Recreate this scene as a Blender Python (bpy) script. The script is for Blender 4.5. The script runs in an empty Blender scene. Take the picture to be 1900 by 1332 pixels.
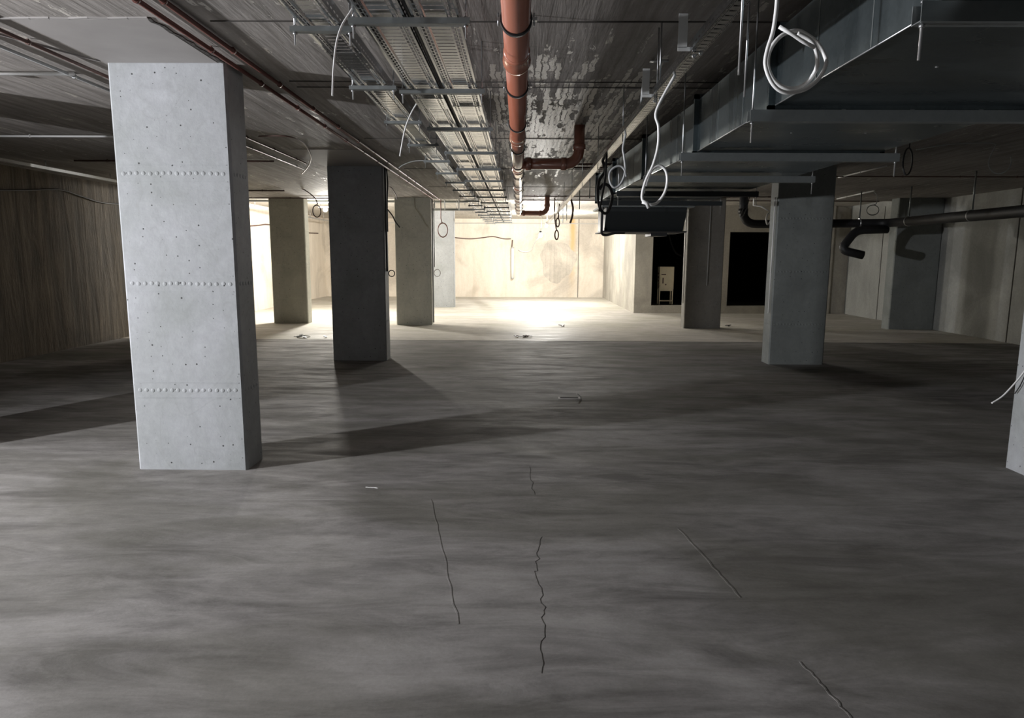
import bpy, bmesh, math, random
from math import pi, sin, cos, radians, sqrt
from mathutils import Vector, Matrix
random.seed(7)
scene = bpy.context.scene
COL = scene.collection

# ------------------------------------------------------------------ camera
f=1263.881; pitch=0.149587; yaw=-0.010039; roll=0.004572
cam_data = bpy.data.cameras.new('camera')
cam = bpy.data.objects.new('camera', cam_data)
COL.objects.link(cam)
cam_data.sensor_width = 36.0
cam_data.lens = f / 1900 * 36.0
cam_data.clip_start = 0.02
fwd = Vector((sin(yaw) * cos(pitch), cos(yaw) * cos(pitch), -sin(pitch)))
rt = Vector((cos(yaw), -sin(yaw), 0))
dn = fwd.cross(rt)
rt2 = rt * cos(roll) - dn * sin(roll)
dn2 = rt * sin(roll) + dn * cos(roll)
M = Matrix((rt2, -dn2, -fwd)).transposed().to_4x4()
M.translation = Vector((0, 0, 1.55))
cam.matrix_world = M
scene.camera = cam

# ------------------------------------------------------------------ world, exposure, lamps' strengths
world = bpy.data.worlds.new('world')
scene.world = world
world.use_nodes = True
world.node_tree.nodes['Background'].inputs[0].default_value = (0.6, 0.75, 1.0, 1)
world.node_tree.nodes['Background'].inputs[1].default_value = 0.0
scene.view_settings.view_transform = 'Standard'
scene.view_settings.look = 'None'
scene.view_settings.gamma = 1.0
scene.view_settings.exposure = 0.0
scene.render.film_transparent = False
scene.cycles.max_bounces = 8
scene.cycles.diffuse_bounces = 5
scene.cycles.sample_clamp_indirect = 4.0

FLOOD = (-7.15, 2.17, 1.70)          # builders' floodlight left of the camera
SLOT = (-4.93, 17.6, 2.72)         # lamp under the ceiling behind the dark pillar
BULBS = [(0.869, 22.400, 2.528), (0.547, 18.000, 2.087)]   # two bulbs by the end wall
P_FLOOD, P_SLOT, P_BULB = 840.0, 1050.0, (1700.0, 720.0)

def lamp(name, loc, power, color, radius, parent=None):
    l = bpy.data.lights.new(name, 'POINT')
    l.energy = power
    l.color = color
    l.shadow_soft_size = radius
    o = bpy.data.objects.new(name, l)
    COL.objects.link(o)
    o.location = loc
    return o

fl_d = bpy.data.lights.new('floodlight_glow', 'AREA')
fl_d.shape = 'RECTANGLE'; fl_d.size = 0.22; fl_d.size_y = 0.16
fl_d.energy = P_FLOOD; fl_d.color = (0.95, 0.96, 1.0)
FL_AZ = radians(-12)
fl_o = bpy.data.objects.new('floodlight_glow', fl_d)
COL.objects.link(fl_o)
fl_o.location = (FLOOD[0] + 0.05 * cos(FL_AZ), FLOOD[1] + 0.05 * sin(FL_AZ), FLOOD[2])
fl_o.rotation_euler = (pi / 2, 0, FL_AZ - pi / 2)
lamp('ceiling_lamp_glow', (SLOT[0], SLOT[1], SLOT[2] - 0.09), P_SLOT, (1.0, 0.955, 0.87), 0.12)
for b, pb in zip(BULBS, P_BULB):
    lamp('bulb_glow', b, pb, (1.0, 0.975, 0.92), 0.06)

H = 2.82          # underside of the near slab
H2 = 2.95         # underside of the far slab
XL, XR = -7.45, 9.1
YB, YF = 26.2, -14.0

# ------------------------------------------------------------------ materials
class NT:
    def __init__(self, name):
        self.m = bpy.data.materials.new(name)
        self.m.use_nodes = True
        self.t = self.m.node_tree
        self.b = self.t.nodes['Principled BSDF']
        self.out = self.t.nodes['Material Output']
        self.co = self.t.nodes.new('ShaderNodeTexCoord')
    def n(self, typ, **kw):
        x = self.t.nodes.new(typ)
        for k, v in kw.items():
            setattr(x, k, v)
        return x
    def l(self, a, b):
        self.t.links.new(a, b)
    def val(self, sock, v):
        if hasattr(v, 'is_linked') or hasattr(v, 'links'):
            self.l(v, sock)
        else:
            sock.default_value = v
    def map(self, scale=(1, 1, 1), loc=(0, 0, 0), rot=(0, 0, 0)):
        mp = self.n('ShaderNodeMapping')
        mp.inputs['Scale'].default_value = scale
        mp.inputs['Location'].default_value = loc
        mp.inputs['Rotation'].default_value = rot
        self.l(self.co.outputs['Object'], mp.inputs['Vector'])
        return mp.outputs[0]
    def noise(self, vec, scale, detail=5, rough=0.55, dist=0.0):
        x = self.n('ShaderNodeTexNoise')
        x.inputs['Scale'].default_value = scale
        x.inputs['Detail'].default_value = detail
        x.inputs['Roughness'].default_value = rough
        x.inputs['Distortion'].default_value = dist
        self.l(vec, x.inputs['Vector'])
        return x.outputs['Fac']
    def ramp(self, fac, stops):
        x = self.n('ShaderNodeValToRGB')
        e = x.color_ramp.elements
        while len(e) < len(stops):
            e.new(0.5)
        for i, (p, c) in enumerate(stops):
            e[i].position = p
            e[i].color = (c[0], c[1], c[2], 1) if not isinstance(c, (int, float)) else (c, c, c, 1)
        self.l(fac, x.inputs[0])
        return x.outputs[0]
    def mix(self, fac, a, b, mode='MIX'):
        x = self.n('ShaderNodeMix', data_type='RGBA', blend_type=mode)
        self.val(x.inputs[0], fac)
        for s, v in ((x.inputs[6], a), (x.inputs[7], b)):
            if isinstance(v, tuple):
                s.default_value = (v[0], v[1], v[2], 1)
            else:
                self.l(v, s)
        return x.outputs[2]
    def math(self, op, a, b=0.0, c=0.0):
        x = self.n('ShaderNodeMath', operation=op)
        self.val(x.inputs[0], a)
        self.val(x.inputs[1], b)
        if op in ('MULTIPLY_ADD', 'COMPARE'):
            self.val(x.inputs[2], c)
        return x.outputs[0]
    def bump(self, h, strength, dist, prev=None):
        x = self.n('ShaderNodeBump')
        x.inputs['Strength'].default_value = strength
        x.inputs['Distance'].default_value = dist
        self.l(h, x.inputs['Height'])
        if prev is not None:
            self.l(prev, x.inputs['Normal'])
        return x.outputs[0]
    def set(self, **kw):
        for k, v in kw.items():
            s = self.b.inputs[k]
            if isinstance(v, tuple):
                s.default_value = (v[0], v[1], v[2], 1)
            elif isinstance(v, (int, float)):
                s.default_value = v
            else:
                self.l(v, s)
        return self.m

def plain(name, col, rough=0.5, metal=0.0, var=0.12, scale=9.0):
    k = NT(name)
    n = k.noise(k.map(), scale, 4)
    c = k.mix(n, tuple(x * (1 - var) for x in col), tuple(min(1, x * (1 + var)) for x in col))
    k.set(**{'Base Color': c, 'Roughness': rough, 'Metallic': metal})
    return k.m

def mat_pillar(name, base=(0.37, 0.38, 0.40), dark=(0.28, 0.295, 0.295)):
    k = NT(name)
    v = k.map()
    big = k.noise(v, 1.3, 5, 0.6, 0.6)
    c = k.mix(k.ramp(big, [(0.35, 0), (0.65, 1)]), dark, base)
    fine = k.noise(v, 14, 6, 0.7)
    c = k.mix(0.28, c, k.ramp(fine, [(0.3, (0.25, 0.25, 0.25)), (0.7, (0.55, 0.55, 0.55))]), 'OVERLAY')
    # air holes left by the formwork
    vo = k.n('ShaderNodeTexVoronoi', feature='F1')
    vo.voronoi_dimensions = '2D'
    vo.inputs['Scale'].default_value = 13.0
    vo.inputs['Randomness'].default_value = 1.0
    s3 = k.n('ShaderNodeSeparateXYZ'); k.l(v, s3.inputs[0])
    cb3 = k.n('ShaderNodeCombineXYZ')
    k.l(k.math('ADD', s3.outputs[0], k.math('MULTIPLY', s3.outputs[1], 1.7)), cb3.inputs[0]); k.l(s3.outputs[2], cb3.inputs[1])
    k.l(cb3.outputs[0], vo.inputs['Vector'])
    sep = k.n('ShaderNodeSeparateColor')
    k.l(vo.outputs['Color'], sep.inputs[0])
    size = k.math('MULTIPLY', k.math('POWER', sep.outputs[0], 3.0), 0.085)
    hole = k.math('LESS_THAN', vo.outputs['Distance'], size)
    c = k.mix(hole, c, (0.03, 0.03, 0.03))
    # old water marks with an edge of their own
    wv = k.noise(k.map((1, 1, 0.8), (4, 2, 1)), 1.7, 3, 0.5, 1.2)
    edge = k.ramp(wv, [(0.485, 0), (0.5, 1), (0.515, 0)])
    c = k.mix(k.math('MULTIPLY', edge, 0.22), c, (0.22, 0.23, 0.22))
    h = k.mix(hole, fine, (0, 0, 0))
    nb = k.bump(h, 0.25, 0.01)
    return k.set(**{'Base Color': c, 'Roughness': 0.72, 'Normal': nb})

def mat_wall(name, a, b, streak=6.0, rust=False, rough=0.8, bump=0.5, scab=1.0):
    """cast wall, vertical board marks and run-down streaks"""
    k = NT(name)
    v = k.map((streak, streak, 0.7))
    s = k.noise(v, 1.0, 6, 0.65, 0.4)
    c = k.mix(k.ramp(s, [(0.32, 0), (0.68, 1)]), a, b)
    m = k.noise(k.map(), 0.55, 6, 0.6, 0.8)
    c = k.mix(k.ramp(m, [(0.45, 0), (0.62, 0.55)]), c, tuple(x * 0.55 for x in a))
    f = k.noise(k.map(), 22, 5, 0.7)
    c = k.mix(0.25, c, k.ramp(f, [(0.3, 0.25), (0.7, 0.6)]), 'OVERLAY')
    if rust:
        q = k.n('ShaderNodeSeparateXYZ'); k.l(k.co.outputs['Object'], q.inputs[0])
        wobx = k.math('MULTIPLY', k.math('SUBTRACT', k.noise(k.map((1, 1, 1.2)), 2.0, 3), 0.5), 0.16)
        d = k.math('ABSOLUTE', k.math('ADD', k.math('SUBTRACT', q.outputs[0], 2.02), wobx))
        m1 = k.ramp(d, [(0.03, 1), (0.16, 0)])
        m2 = k.ramp(k.math('DIVIDE', q.outputs[2], 3.0), [(0.12, 0.12), (0.55, 0.75), (0.9, 0.9)])
        c = k.mix(k.math('MULTIPLY', m1, m2), c, (0.60, 0.40, 0.17))
    nb = k.bump(s, bump, 0.05)
    nb = k.bump(f, 0.25 * scab, 0.01, nb)
    return k.set(**{'Base Color': c, 'Roughness': rough, 'Normal': nb})

def mat_floor(name, a, b, c3, rough=0.5):
    k = NT(name)
    s1 = k.noise(k.map((0.55, 1.7, 1), rot=(0, 0, 0.15)), 1.0, 7, 0.62, 1.3)
    s2 = k.noise(k.map((1.2, 5.0, 1), (3, 1, 0), rot=(0, 0, -0.12)), 1.0, 7, 0.68, 0.8)
    c = k.mix(k.ramp(s1, [(0.40, 0), (0.60, 1)]), a, b)
    c = k.mix(k.ramp(s2, [(0.40, 0), (0.66, 0.6)]), c, c3)
    blot = k.noise(k.map((0.5, 0.9, 1), (7, 3, 0)), 1.0, 5, 0.6, 1.0)
    c = k.mix(k.ramp(blot, [(0.42, 0), (0.62, 0.6)]), c, tuple(x * m for x, m in zip(a, (0.9, 0.92, 0.80))))
    mott = k.noise(k.map((1.0, 1.6, 1), (2, 9, 0)), 4.0, 6, 0.7, 0.6)
    c = k.mix(0.35, c, k.ramp(mott, [(0.3, 0.3), (0.7, 0.66)]), 'OVERLAY')
    fine = k.noise(k.map((1, 1, 1)), 60, 6, 0.75)
    c = k.mix(0.3, c, k.ramp(fine, [(0.3, 0.3), (0.7, 0.62)]), 'OVERLAY')
    r = k.ramp(s2, [(0.35, rough + 0.12), (0.65, rough - 0.10)])
    nb = k.bump(s2, 0.18, 0.02)
    nb = k.bump(fine, 0.18, 0.004, nb)
    k.b.inputs['Specular IOR Level'].default_value = 0.22
    return k.set(**{'Base Color': c, 'Roughness': r, 'Normal': nb})

def mat_ceiling(name, a, b, patch, amount):
    """board marked soffit: boards run away from the camera, glossy skin torn off in patches"""
    k = NT(name)
    warp = k.noise(k.map(), 7.0, 4, 0.6)
    mp = k.map((1, 1, 1))
    add = k.n('ShaderNodeVectorMath', operation='MULTIPLY_ADD')
    comb = k.n('ShaderNodeCombineXYZ')
    k.l(warp, comb.inputs[0]); k.l(warp, comb.inputs[1])
    add.inputs[1].default_value = (0.07, 0.11, 0.0)
    k.l(comb.outputs[0], add.inputs[0]); k.l(mp, add.inputs[2])
    rot = k.n('ShaderNodeMapping')
    rot.inputs['Rotation'].default_value = (0, 0, pi / 2)
    k.l(add.outputs[0], rot.inputs['Vector'])
    br = k.n('ShaderNodeTexBrick')
    br.inputs['Scale'].default_value = 1.0
    br.inputs['Brick Width'].default_value = 0.42
    br.inputs['Row Height'].default_value = 0.045
    br.inputs['Mortar Size'].default_value = 0.006
    br.inputs['Mortar Smooth'].default_value = 0.3
    br.inputs['Color1'].default_value = (0, 0, 0, 1)
    br.inputs['Color2'].default_value = (1, 1, 1, 1)
    br.inputs['Mortar'].default_value = (0.25, 0.25, 0.25, 1)
    k.l(rot.outputs[0], br.inputs['Vector'])
    streak = k.noise(k.map((16, 1.1, 1)), 1.0, 6, 0.6, 0.3)
    c = k.mix(k.ramp(streak, [(0.33, 0), (0.67, 1)]), a, b)
    big = k.noise(k.map((1, 0.6, 1)), 0.8, 4, 0.6, 0.5)
    c = k.mix(k.ramp(big, [(0.34, 0.5), (0.55, 0)]), c, tuple(x * 0.55 for x in a))
    # zone where the glossy skin shows: nearest the orange pipe
    sx = k.n('ShaderNodeSeparateXYZ')
    k.l(k.co.outputs['Object'], sx.inputs[0])
    dx = k.math('DIVIDE', k.math('SUBTRACT', sx.outputs[0], 0.35), 1.35)
    zx = k.math('SUBTRACT', 1.0, k.math('MULTIPLY', dx, dx))
    dy = k.math('DIVIDE', k.math('SUBTRACT', sx.outputs[1], 7.8), 3.9)
    zy = k.math('SUBTRACT', 1.0, k.math('MULTIPLY', dy, dy))
    zone = k.math('MULTIPLY', k.math('MAXIMUM', zx, 0.0), k.math('MAXIMUM', zy, 0.0))
    cell = k.math('MULTIPLY', br.outputs['Color'], 0.45)
    pn = k.noise(k.map((4.5, 1.2, 1)), 3.0, 6, 0.75, 0.4)
    t = k.math('ADD', k.math('ADD', cell, pn), k.math('MULTIPLY', zone, 0.42))
    pm = k.ramp(t, [(0.98, 0), (1.08, 1)])
    pm = k.math('MULTIPLY', pm, amount)
    c = k.mix(pm, c, patch)
    mort = k.ramp(br.outputs['Fac'], [(0.0, 0), (1.0, 1)])
    c = k.mix(k.math('MULTIPLY', mort, k.math('MULTIPLY', zone, 0.45)), c, tuple(x * 0.3 for x in a))
    f = k.noise(k.map(), 26, 5, 0.7)
    c = k.mix(0.22, c, k.ramp(f, [(0.3, 0.25), (0.7, 0.6)]), 'OVERLAY')
    nb = k.bump(streak, 0.35, 0.02)
    nb = k.bump(pm, 0.35, 0.012, nb)
    r = k.ramp(pm, [(0, 0.75), (1, 0.42)])
    return k.set(**{'Base Color': c, 'Roughness': r, 'Normal': nb})

def mat_perforated(name, half, col=(0.86, 0.89, 0.93), axis=1, rows=True):
    """galvanised sheet with punched slots; the slots are open"""
    k = NT(name)
    n = k.noise(k.map(), 30, 4)
    n2 = k.noise(k.map(), 1.4, 3)
    c = k.mix(n, tuple(x * 0.82 for x in col), tuple(min(1, x * 1.15) for x in col))
    k.set(**{'Base Color': c, 'Roughness': k.ramp(n2, [(0.3, 0.13), (0.7, 0.22)]), 'Metallic': 1.0})
    sx = k.n('ShaderNodeSeparateXYZ')
    k.l(k.co.outputs['Object'], sx.inputs[0])
    x, y = sx.outputs[0], sx.outputs[1]
    if axis == 0:
        x, y = y, x
    if rows == 'side':
        x = sx.outputs[2]
    ax = k.math('ABSOLUTE', x)
    def band(lo, hi):
        return k.math('MULTIPLY', k.math('GREATER_THAN', ax, lo), k.math('LESS_THAN', ax, hi))
    def dash(pitch, fr, ph=0.0):
        return k.math('LESS_THAN', k.math('FRACT', k.math('ADD', k.math('DIVIDE', y, pitch), ph)), fr)
    if rows == 'side':
        holes = k.math('MULTIPLY', band(0.016, 0.024), dash(0.05, 0.5))
    else:
        centre = k.math('MULTIPLY', k.math('LESS_THAN', ax, half * 0.42), dash(0.05, 0.26))
        r1 = k.math('MULTIPLY', band(half * 0.53, half * 0.64), dash(0.05, 0.78, 0.3))
        r2 = k.math('MULTIPLY', band(half * 0.73, half * 0.84), dash(0.05, 0.78))
        holes = k.math('MAXIMUM', k.math('MAXIMUM', centre, r1), r2)
    tr = k.n('ShaderNodeBsdfTransparent')
    mx = k.n('ShaderNodeMixShader')
    k.l(holes, mx.inputs[0]); k.l(k.b.outputs[0], mx.inputs[1]); k.l(tr.outputs[0], mx.inputs[2])
    k.l(mx.outputs[0], k.out.inputs['Surface'])
    return k.m

def mat_duct(name):
    k = NT(name)
    n = k.noise(k.map((1, 3, 0.6)), 2.0, 4, 0.5)
    sp = k.n('ShaderNodeTexVoronoi'); sp.inputs['Scale'].default_value = 55
    k.l(k.map(), sp.inputs['Vector'])
    c = k.mix(k.ramp(n, [(0.3, 0), (0.7, 1)]), (0.10, 0.125, 0.135), (0.16, 0.19, 0.20))
    sepc = k.n('ShaderNodeSeparateColor'); k.l(sp.outputs['Color'], sepc.inputs[0])
    c = k.mix(k.math('MULTIPLY', sepc.outputs[0], 0.22), c, (0.22, 0.26, 0.27))
    nb = k.bump(n, 0.05, 0.01)
    return k.set(**{'Base Color': c, 'Roughness': k.ramp(n, [(0.3, 0.24), (0.7, 0.36)]), 'Metallic': 0.85, 'Normal': nb})

def mat_emit(name, col, strength):
    k = NT(name)
    k.set(**{'Base Color': (0.9, 0.9, 0.88), 'Emission Color': col, 'Emission Strength': strength})
    return k.m

M_PIL = mat_pillar('pillar_concrete')
M_PIL2 = mat_pillar('bounce_lit_pillar_concrete', (0.56, 0.56, 0.49), (0.45, 0.45, 0.39))  # paler copy: bounced light on the far left pillars put into the colour
M_PIL3 = mat_pillar('shaded_pillar_concrete', (0.21, 0.225, 0.215), (0.155, 0.167, 0.16))  # darker copy: shade on the right-hand pillars put into the colour
M_PIL4 = mat_pillar('shaded_brown_pillar_concrete', (0.19, 0.18, 0.16), (0.14, 0.133, 0.118))  # browner, darker copy: shade on the pillar before the core is in the colour
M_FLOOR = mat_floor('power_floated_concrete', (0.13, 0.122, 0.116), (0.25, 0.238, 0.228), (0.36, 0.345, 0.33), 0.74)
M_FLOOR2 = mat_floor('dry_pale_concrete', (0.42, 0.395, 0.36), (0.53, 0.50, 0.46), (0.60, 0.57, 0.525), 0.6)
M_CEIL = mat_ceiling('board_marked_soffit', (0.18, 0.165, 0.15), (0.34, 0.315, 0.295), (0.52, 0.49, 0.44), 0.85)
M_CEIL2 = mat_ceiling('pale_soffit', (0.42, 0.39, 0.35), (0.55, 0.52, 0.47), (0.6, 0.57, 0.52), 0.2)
M_HEAD = plain('smooth_concrete', (0.30, 0.285, 0.275), 0.7, 0, 0.12, 5)
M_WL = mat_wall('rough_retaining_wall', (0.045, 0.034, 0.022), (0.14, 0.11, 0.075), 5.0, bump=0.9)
M_WB = mat_wall('beige_end_wall', (0.68, 0.61, 0.52), (0.80, 0.735, 0.645), 3.0, bump=0.25)
M_WBR = mat_wall('end_wall_with_rust_run', (0.68, 0.61, 0.52), (0.80, 0.735, 0.645), 3.0, rust=True, bump=0.25)
M_SCAB = mat_wall('hacked_wall_patch', (0.55, 0.50, 0.43), (0.74, 0.68, 0.60), 9.0, bump=0.8, scab=3.0)
M_WR = mat_wall('grey_panel_wall', (0.26, 0.265, 0.25), (0.36, 0.365, 0.345), 1.6, bump=0.15)
M_CORE = mat_wall('warm_core_wall', (0.32, 0.30, 0.26), (0.45, 0.42, 0.36), 2.2, bump=0.15)
M_BLACK = plain('painted_darkness', (0.02, 0.018, 0.017), 0.9)  # near-black colour stands in for the darkness inside openings
M_ZINC = plain('galvanised_steel', (0.52, 0.53, 0.54), 0.36, 0.9, 0.15, 25)
M_ZDARK = plain('dull_zinc_channel', (0.26, 0.28, 0.28), 0.45, 0.75, 0.15, 25)
M_DUCT = mat_duct('duct_sheet')
M_SEAM = plain('dark_joint', (0.045, 0.04, 0.035), 0.9)
M_PALE = plain('pale_laitance', (0.46, 0.44, 0.41), 0.8)
M_ORANGE = plain('orange_drain_plastic', (0.44, 0.15, 0.09), 0.26, 0, 0.08, 3)
_b = M_ORANGE.node_tree.nodes['Principled BSDF']; _b.inputs['Coat Weight'].default_value = 1.0; _b.inputs['Coat Roughness'].default_value = 0.10; _b.inputs['Coat IOR'].default_value = 2.1; _b.inputs['IOR'].default_value = 1.7
M_BRIGHT = plain('bright_zinc_plate', (0.62, 0.63, 0.62), 0.5, 0.25, 0.08, 20)
M_RUBBER = plain('black_rubber', (0.018, 0.018, 0.019), 0.55)
M_BLKPIPE = plain('black_pipe', (0.013, 0.013, 0.014), 0.55)
M_FAN = plain('dark_coated_steel', (0.018, 0.021, 0.022), 0.5, 0.1)
M_WHITE = plain('white_cable_sheath', (0.74, 0.74, 0.73), 0.4, 0, 0.04)
M_GREYC = plain('grey_cable_sheath', (0.36, 0.37, 0.37), 0.45)
M_RED = plain('red_brown_conduit', (0.13, 0.05, 0.04), 0.42)
M_BRN = plain('brown_cable', (0.10, 0.055, 0.045), 0.5)
M_CREAM = plain('cream_paint', (0.86, 0.79, 0.62), 0.5)
M_BULB = mat_emit('lit_bulb', (1.0, 0.95, 0.84, 1), 60)
M_TUBE = plain('white_tube', (0.85, 0.85, 0.83), 0.4, 0, 0.03)

# ------------------------------------------------------------------ mesh helpers
class MB:
    def __init__(self):
        self.bm = bmesh.new()
    def box(self, x0, x1, y0, y1, z0, z1, mi=0):
        v = [self.bm.verts.new(p) for p in ((x0, y0, z0), (x1, y0, z0), (x1, y1, z0), (x0, y1, z0),
                                            (x0, y0, z1), (x1, y0, z1), (x1, y1, z1), (x0, y1, z1))]
        for q in ((0, 3, 2, 1), (4, 5, 6, 7), (0, 1, 5, 4), (1, 2, 6, 5), (2, 3, 7, 6), (3, 0, 4, 7)):
            fc = self.bm.faces.new([v[i] for i in q]); fc.material_index = mi
        return self
    def obox(self, mat, sx, sy, sz):
        n0 = len(self.bm.verts)
        self.box(-sx / 2, sx / 2, -sy / 2, sy / 2, -sz / 2, sz / 2)
        self.bm.verts.ensure_lookup_table()
        for v in self.bm.verts[n0:]:
            v.co = mat @ v.co
        return self
    def prism(self, prof, y0, y1, axis='y', closed=True):
        """profile of (a, b) pairs swept along an axis: y -> (x, z), x -> (y, z), z -> (x, y)"""
        def pt(a, b, t):
            return {'y': (a, t, b), 'x': (t, a, b), 'z': (a, b, t)}[axis]
        A = [self.bm.verts.new(pt(a, b, y0)) for a, b in prof]
        B = [self.bm.verts.new(pt(a, b, y1)) for a, b in prof]
        n = len(prof)
        for i in range(n if closed else n - 1):
            j = (i + 1) % n
            self.bm.faces.new((A[i], A[j], B[j], B[i]))
        if closed:
            self.bm.faces.new(A[::-1]); self.bm.faces.new(B)
        return self
    def tube(self, pts, r, seg=8, cap=True, radii=None):
        pts = [Vector(p) for p in pts]
        n = len(pts)
        rings = []
        t0 = (pts[1] - pts[0]).normalized()
        up = Vector((0, 0, 1)) if abs(t0.z) < 0.9 else Vector((1, 0, 0))
        u = t0.cross(up).normalized()
        for i, p in enumerate(pts):
            if i == 0: t = pts[1] - pts[0]
            elif i == n - 1: t = pts[-1] - pts[-2]
            else: t = (pts[i + 1] - pts[i]).normalized() + (pts[i] - pts[i - 1]).normalized()
            if t.length < 1e-9: t = pts[min(i + 1, n - 1)] - pts[i - 1]
            t.normalize()
            u = (u - t * u.dot(t))
            if u.length < 1e-6: u = t.orthogonal()
            u.normalize()
            w = t.cross(u)
            rr = radii[i] if radii else r
            rings.append([self.bm.verts.new(p + (u * cos(2 * pi * k / seg) + w * sin(2 * pi * k / seg)) * rr) for k in range(seg)])
        for a, b in zip(rings, rings[1:]):
            for k in range(seg):
                fc = self.bm.faces.new((a[k], a[(k + 1) % seg], b[(k + 1) % seg], b[k])); fc.smooth = True
        if cap:
            self.bm.faces.new(rings[0][::-1]); self.bm.faces.new(rings[-1])
        return self
    def ring(self, c, r0, r1, half, seg=32, axis='y'):
        """collar with an inner and an outer radius"""
        c = Vector(c)
        def pt(a, r, t):
            d = {'y': (r * cos(a), t, r * sin(a)), 'x': (t, r * cos(a), r * sin(a)), 'z': (r * cos(a), r * sin(a), t)}[axis]
            return c + Vector(d)
        R4 = []
        for k in range(seg):
            a = 2 * pi * k / seg
            R4.append([self.bm.verts.new(pt(a, r, t)) for r, t in ((r0, -half), (r1, -half), (r1, half), (r0, half))])
        for k in range(seg):
            A, B = R4[k], R4[(k + 1) % seg]
            for i in range(4):
                j = (i + 1) % 4
                fc = self.bm.faces.new((A[i], A[j], B[j], B[i])); fc.smooth = (i in (1, 3))
        return self
    def dome(self, c, r, nrm, squash=0.5, seg=10):
        c = Vector(c); nrm = Vector(nrm).normalized()
        u = nrm.orthogonal().normalized(); w = nrm.cross(u)
        prev = None
        for i in range(3):
            a = i * pi / 2 / 3
            ring = [self.bm.verts.new(c + (u * cos(2 * pi * k / seg) + w * sin(2 * pi * k / seg)) * r * cos(a) + nrm * r * squash * sin(a)) for k in range(seg)]
            if prev:
                for k in range(seg):
                    fc = self.bm.faces.new((prev[k], prev[(k + 1) % seg], ring[(k + 1) % seg], ring[k])); fc.smooth = True
            prev = ring
        top = self.bm.verts.new(c + nrm * r * squash)
        for k in range(seg):
            fc = self.bm.faces.new((prev[k], prev[(k + 1) % seg], top)); fc.smooth = True
        return self
    def ball(self, c, r, sz=1.0):
        res = bmesh.ops.create_uvsphere(self.bm, u_segments=16, v_segments=10, radius=r)
        for v in res['verts']:
            v.co = Vector((v.co.x, v.co.y, v.co.z * sz)) + Vector(c)
        for fc in self.bm.faces:
            fc.smooth = True
        return self
    def build(self, name, mats, parent=None, origin=None, bevel=0.0):
        me = bpy.data.meshes.new(name)
        if bevel:
            bmesh.ops.recalc_face_normals(self.bm, faces=self.bm.faces[:])
        if origin is not None:
            for v in self.bm.verts:
                v.co -= Vector(origin)
        bmesh.ops.recalc_face_normals(self.bm, faces=self.bm.faces[:])
        self.bm.to_mesh(me); self.bm.free()
        for m in (mats if isinstance(mats, (list, tuple)) else [mats]):
            me.materials.append(m)
        o = bpy.data.objects.new(name, me)
        COL.objects.link(o)
        if origin is not None:
            o.location = origin
        if parent is not None:
            o.parent = parent
        if bevel:
            b = o.modifiers.new('edge', 'BEVEL'); b.width = bevel; b.segments = 2; b.limit_method = 'ANGLE'
        return o

def tag(o, label=None, cat=None, group=None, kind=None):
    if label: o['label'] = label
    if cat: o['category'] = cat
    if group: o['group'] = group
    if kind: o['kind'] = kind
    return o
def thing(name, label, cat, loc=(0, 0, 0), group=None):
    o = bpy.data.objects.new(name, None)
    o.empty_display_size = 0.1
    COL.objects.link(o); o.location = loc
    return tag(o, label, cat, group)
def struct(mb, name, mats, **k):
    return tag(mb.build(name, mats, **k), kind='structure')
def smooth(pts, n=6):
    P = [Vector(p) for p in pts]
    if len(P) < 3: return P
    out = []
    for i in range(len(P) - 1):
        p0 = P[max(i - 1, 0)]; p1 = P[i]; p2 = P[i + 1]; p3 = P[min(i + 2, len(P) - 1)]
        for j in range(n):
            t = j / n
            out.append(0.5 * ((2 * p1) + (-p0 + p2) * t + (2 * p0 - 5 * p1 + 4 * p2 - p3) * t * t + (-p0 + 3 * p1 - 3 * p2 + p3) * t ** 3))
    out.append(P[-1])
    return out
def loop(c, rx, rz, turns=1.0, a0=pi / 2, yaw=0.0, drift=0.01, n=28):
    """points of a hanging coil in an upright plane turned by yaw"""
    c = Vector(c); out = []
    N = max(6, int(n * turns))
    for i in range(N + 1):
        a = a0 + 2 * pi * turns * i / N
        k = 1 + 0.05 * sin(a * 0.5 + i * 0.1)
        out.append(c + Vector((rx * k * cos(a) * cos(yaw), rx * k * cos(a) * sin(yaw) + drift * i / N, rz * k * sin(a))))
    return out
def hung(pts, top=None):
    """the same path, carried up to the soffit above its first point"""
    p = pts[0]
    return [(p[0], p[1], top if top else (H if p[1] < YS else H2))] + list(pts)
def cable(name, label, pts, r, mat, cat='cable', group=None, seg=8):
    o = MB().tube(pts, r, seg).build(name, mat, origin=tuple(pts[0]))
    return tag(o, label, cat, group)

# ------------------------------------------------------------------ the setting
YJ = 12.55        # day joint between the dark and the pale floor slab
YS = 15.85        # edge where the soffit steps up
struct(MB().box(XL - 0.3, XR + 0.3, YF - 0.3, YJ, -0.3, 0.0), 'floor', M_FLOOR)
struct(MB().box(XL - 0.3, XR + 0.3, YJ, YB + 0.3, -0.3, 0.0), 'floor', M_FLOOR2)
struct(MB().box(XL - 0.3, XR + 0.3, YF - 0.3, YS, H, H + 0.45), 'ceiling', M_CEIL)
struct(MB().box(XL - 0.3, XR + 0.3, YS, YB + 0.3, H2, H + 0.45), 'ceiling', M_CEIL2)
struct(MB().box(XL - 0.3, XL, YF, YB, 0, H2), 'wall_left', M_WL)
struct(MB().box(XR, XR + 0.3, YF, YB, 0, H2), 'wall_right', M_WR)
struct(MB().box(XL, XR, YB, YB + 0.3, 0, H2), 'wall_back', M_WBR)
struct(MB().box(XL, XR, YF - 0.3, YF, 0, H), 'wall_front', M_WR)
# the beige far stretch of the left wall, past the joint
struct(MB().box(XL, XL + 0.05, 16.5, YB, 0, H2), 'wall_left', M_WB)

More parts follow.
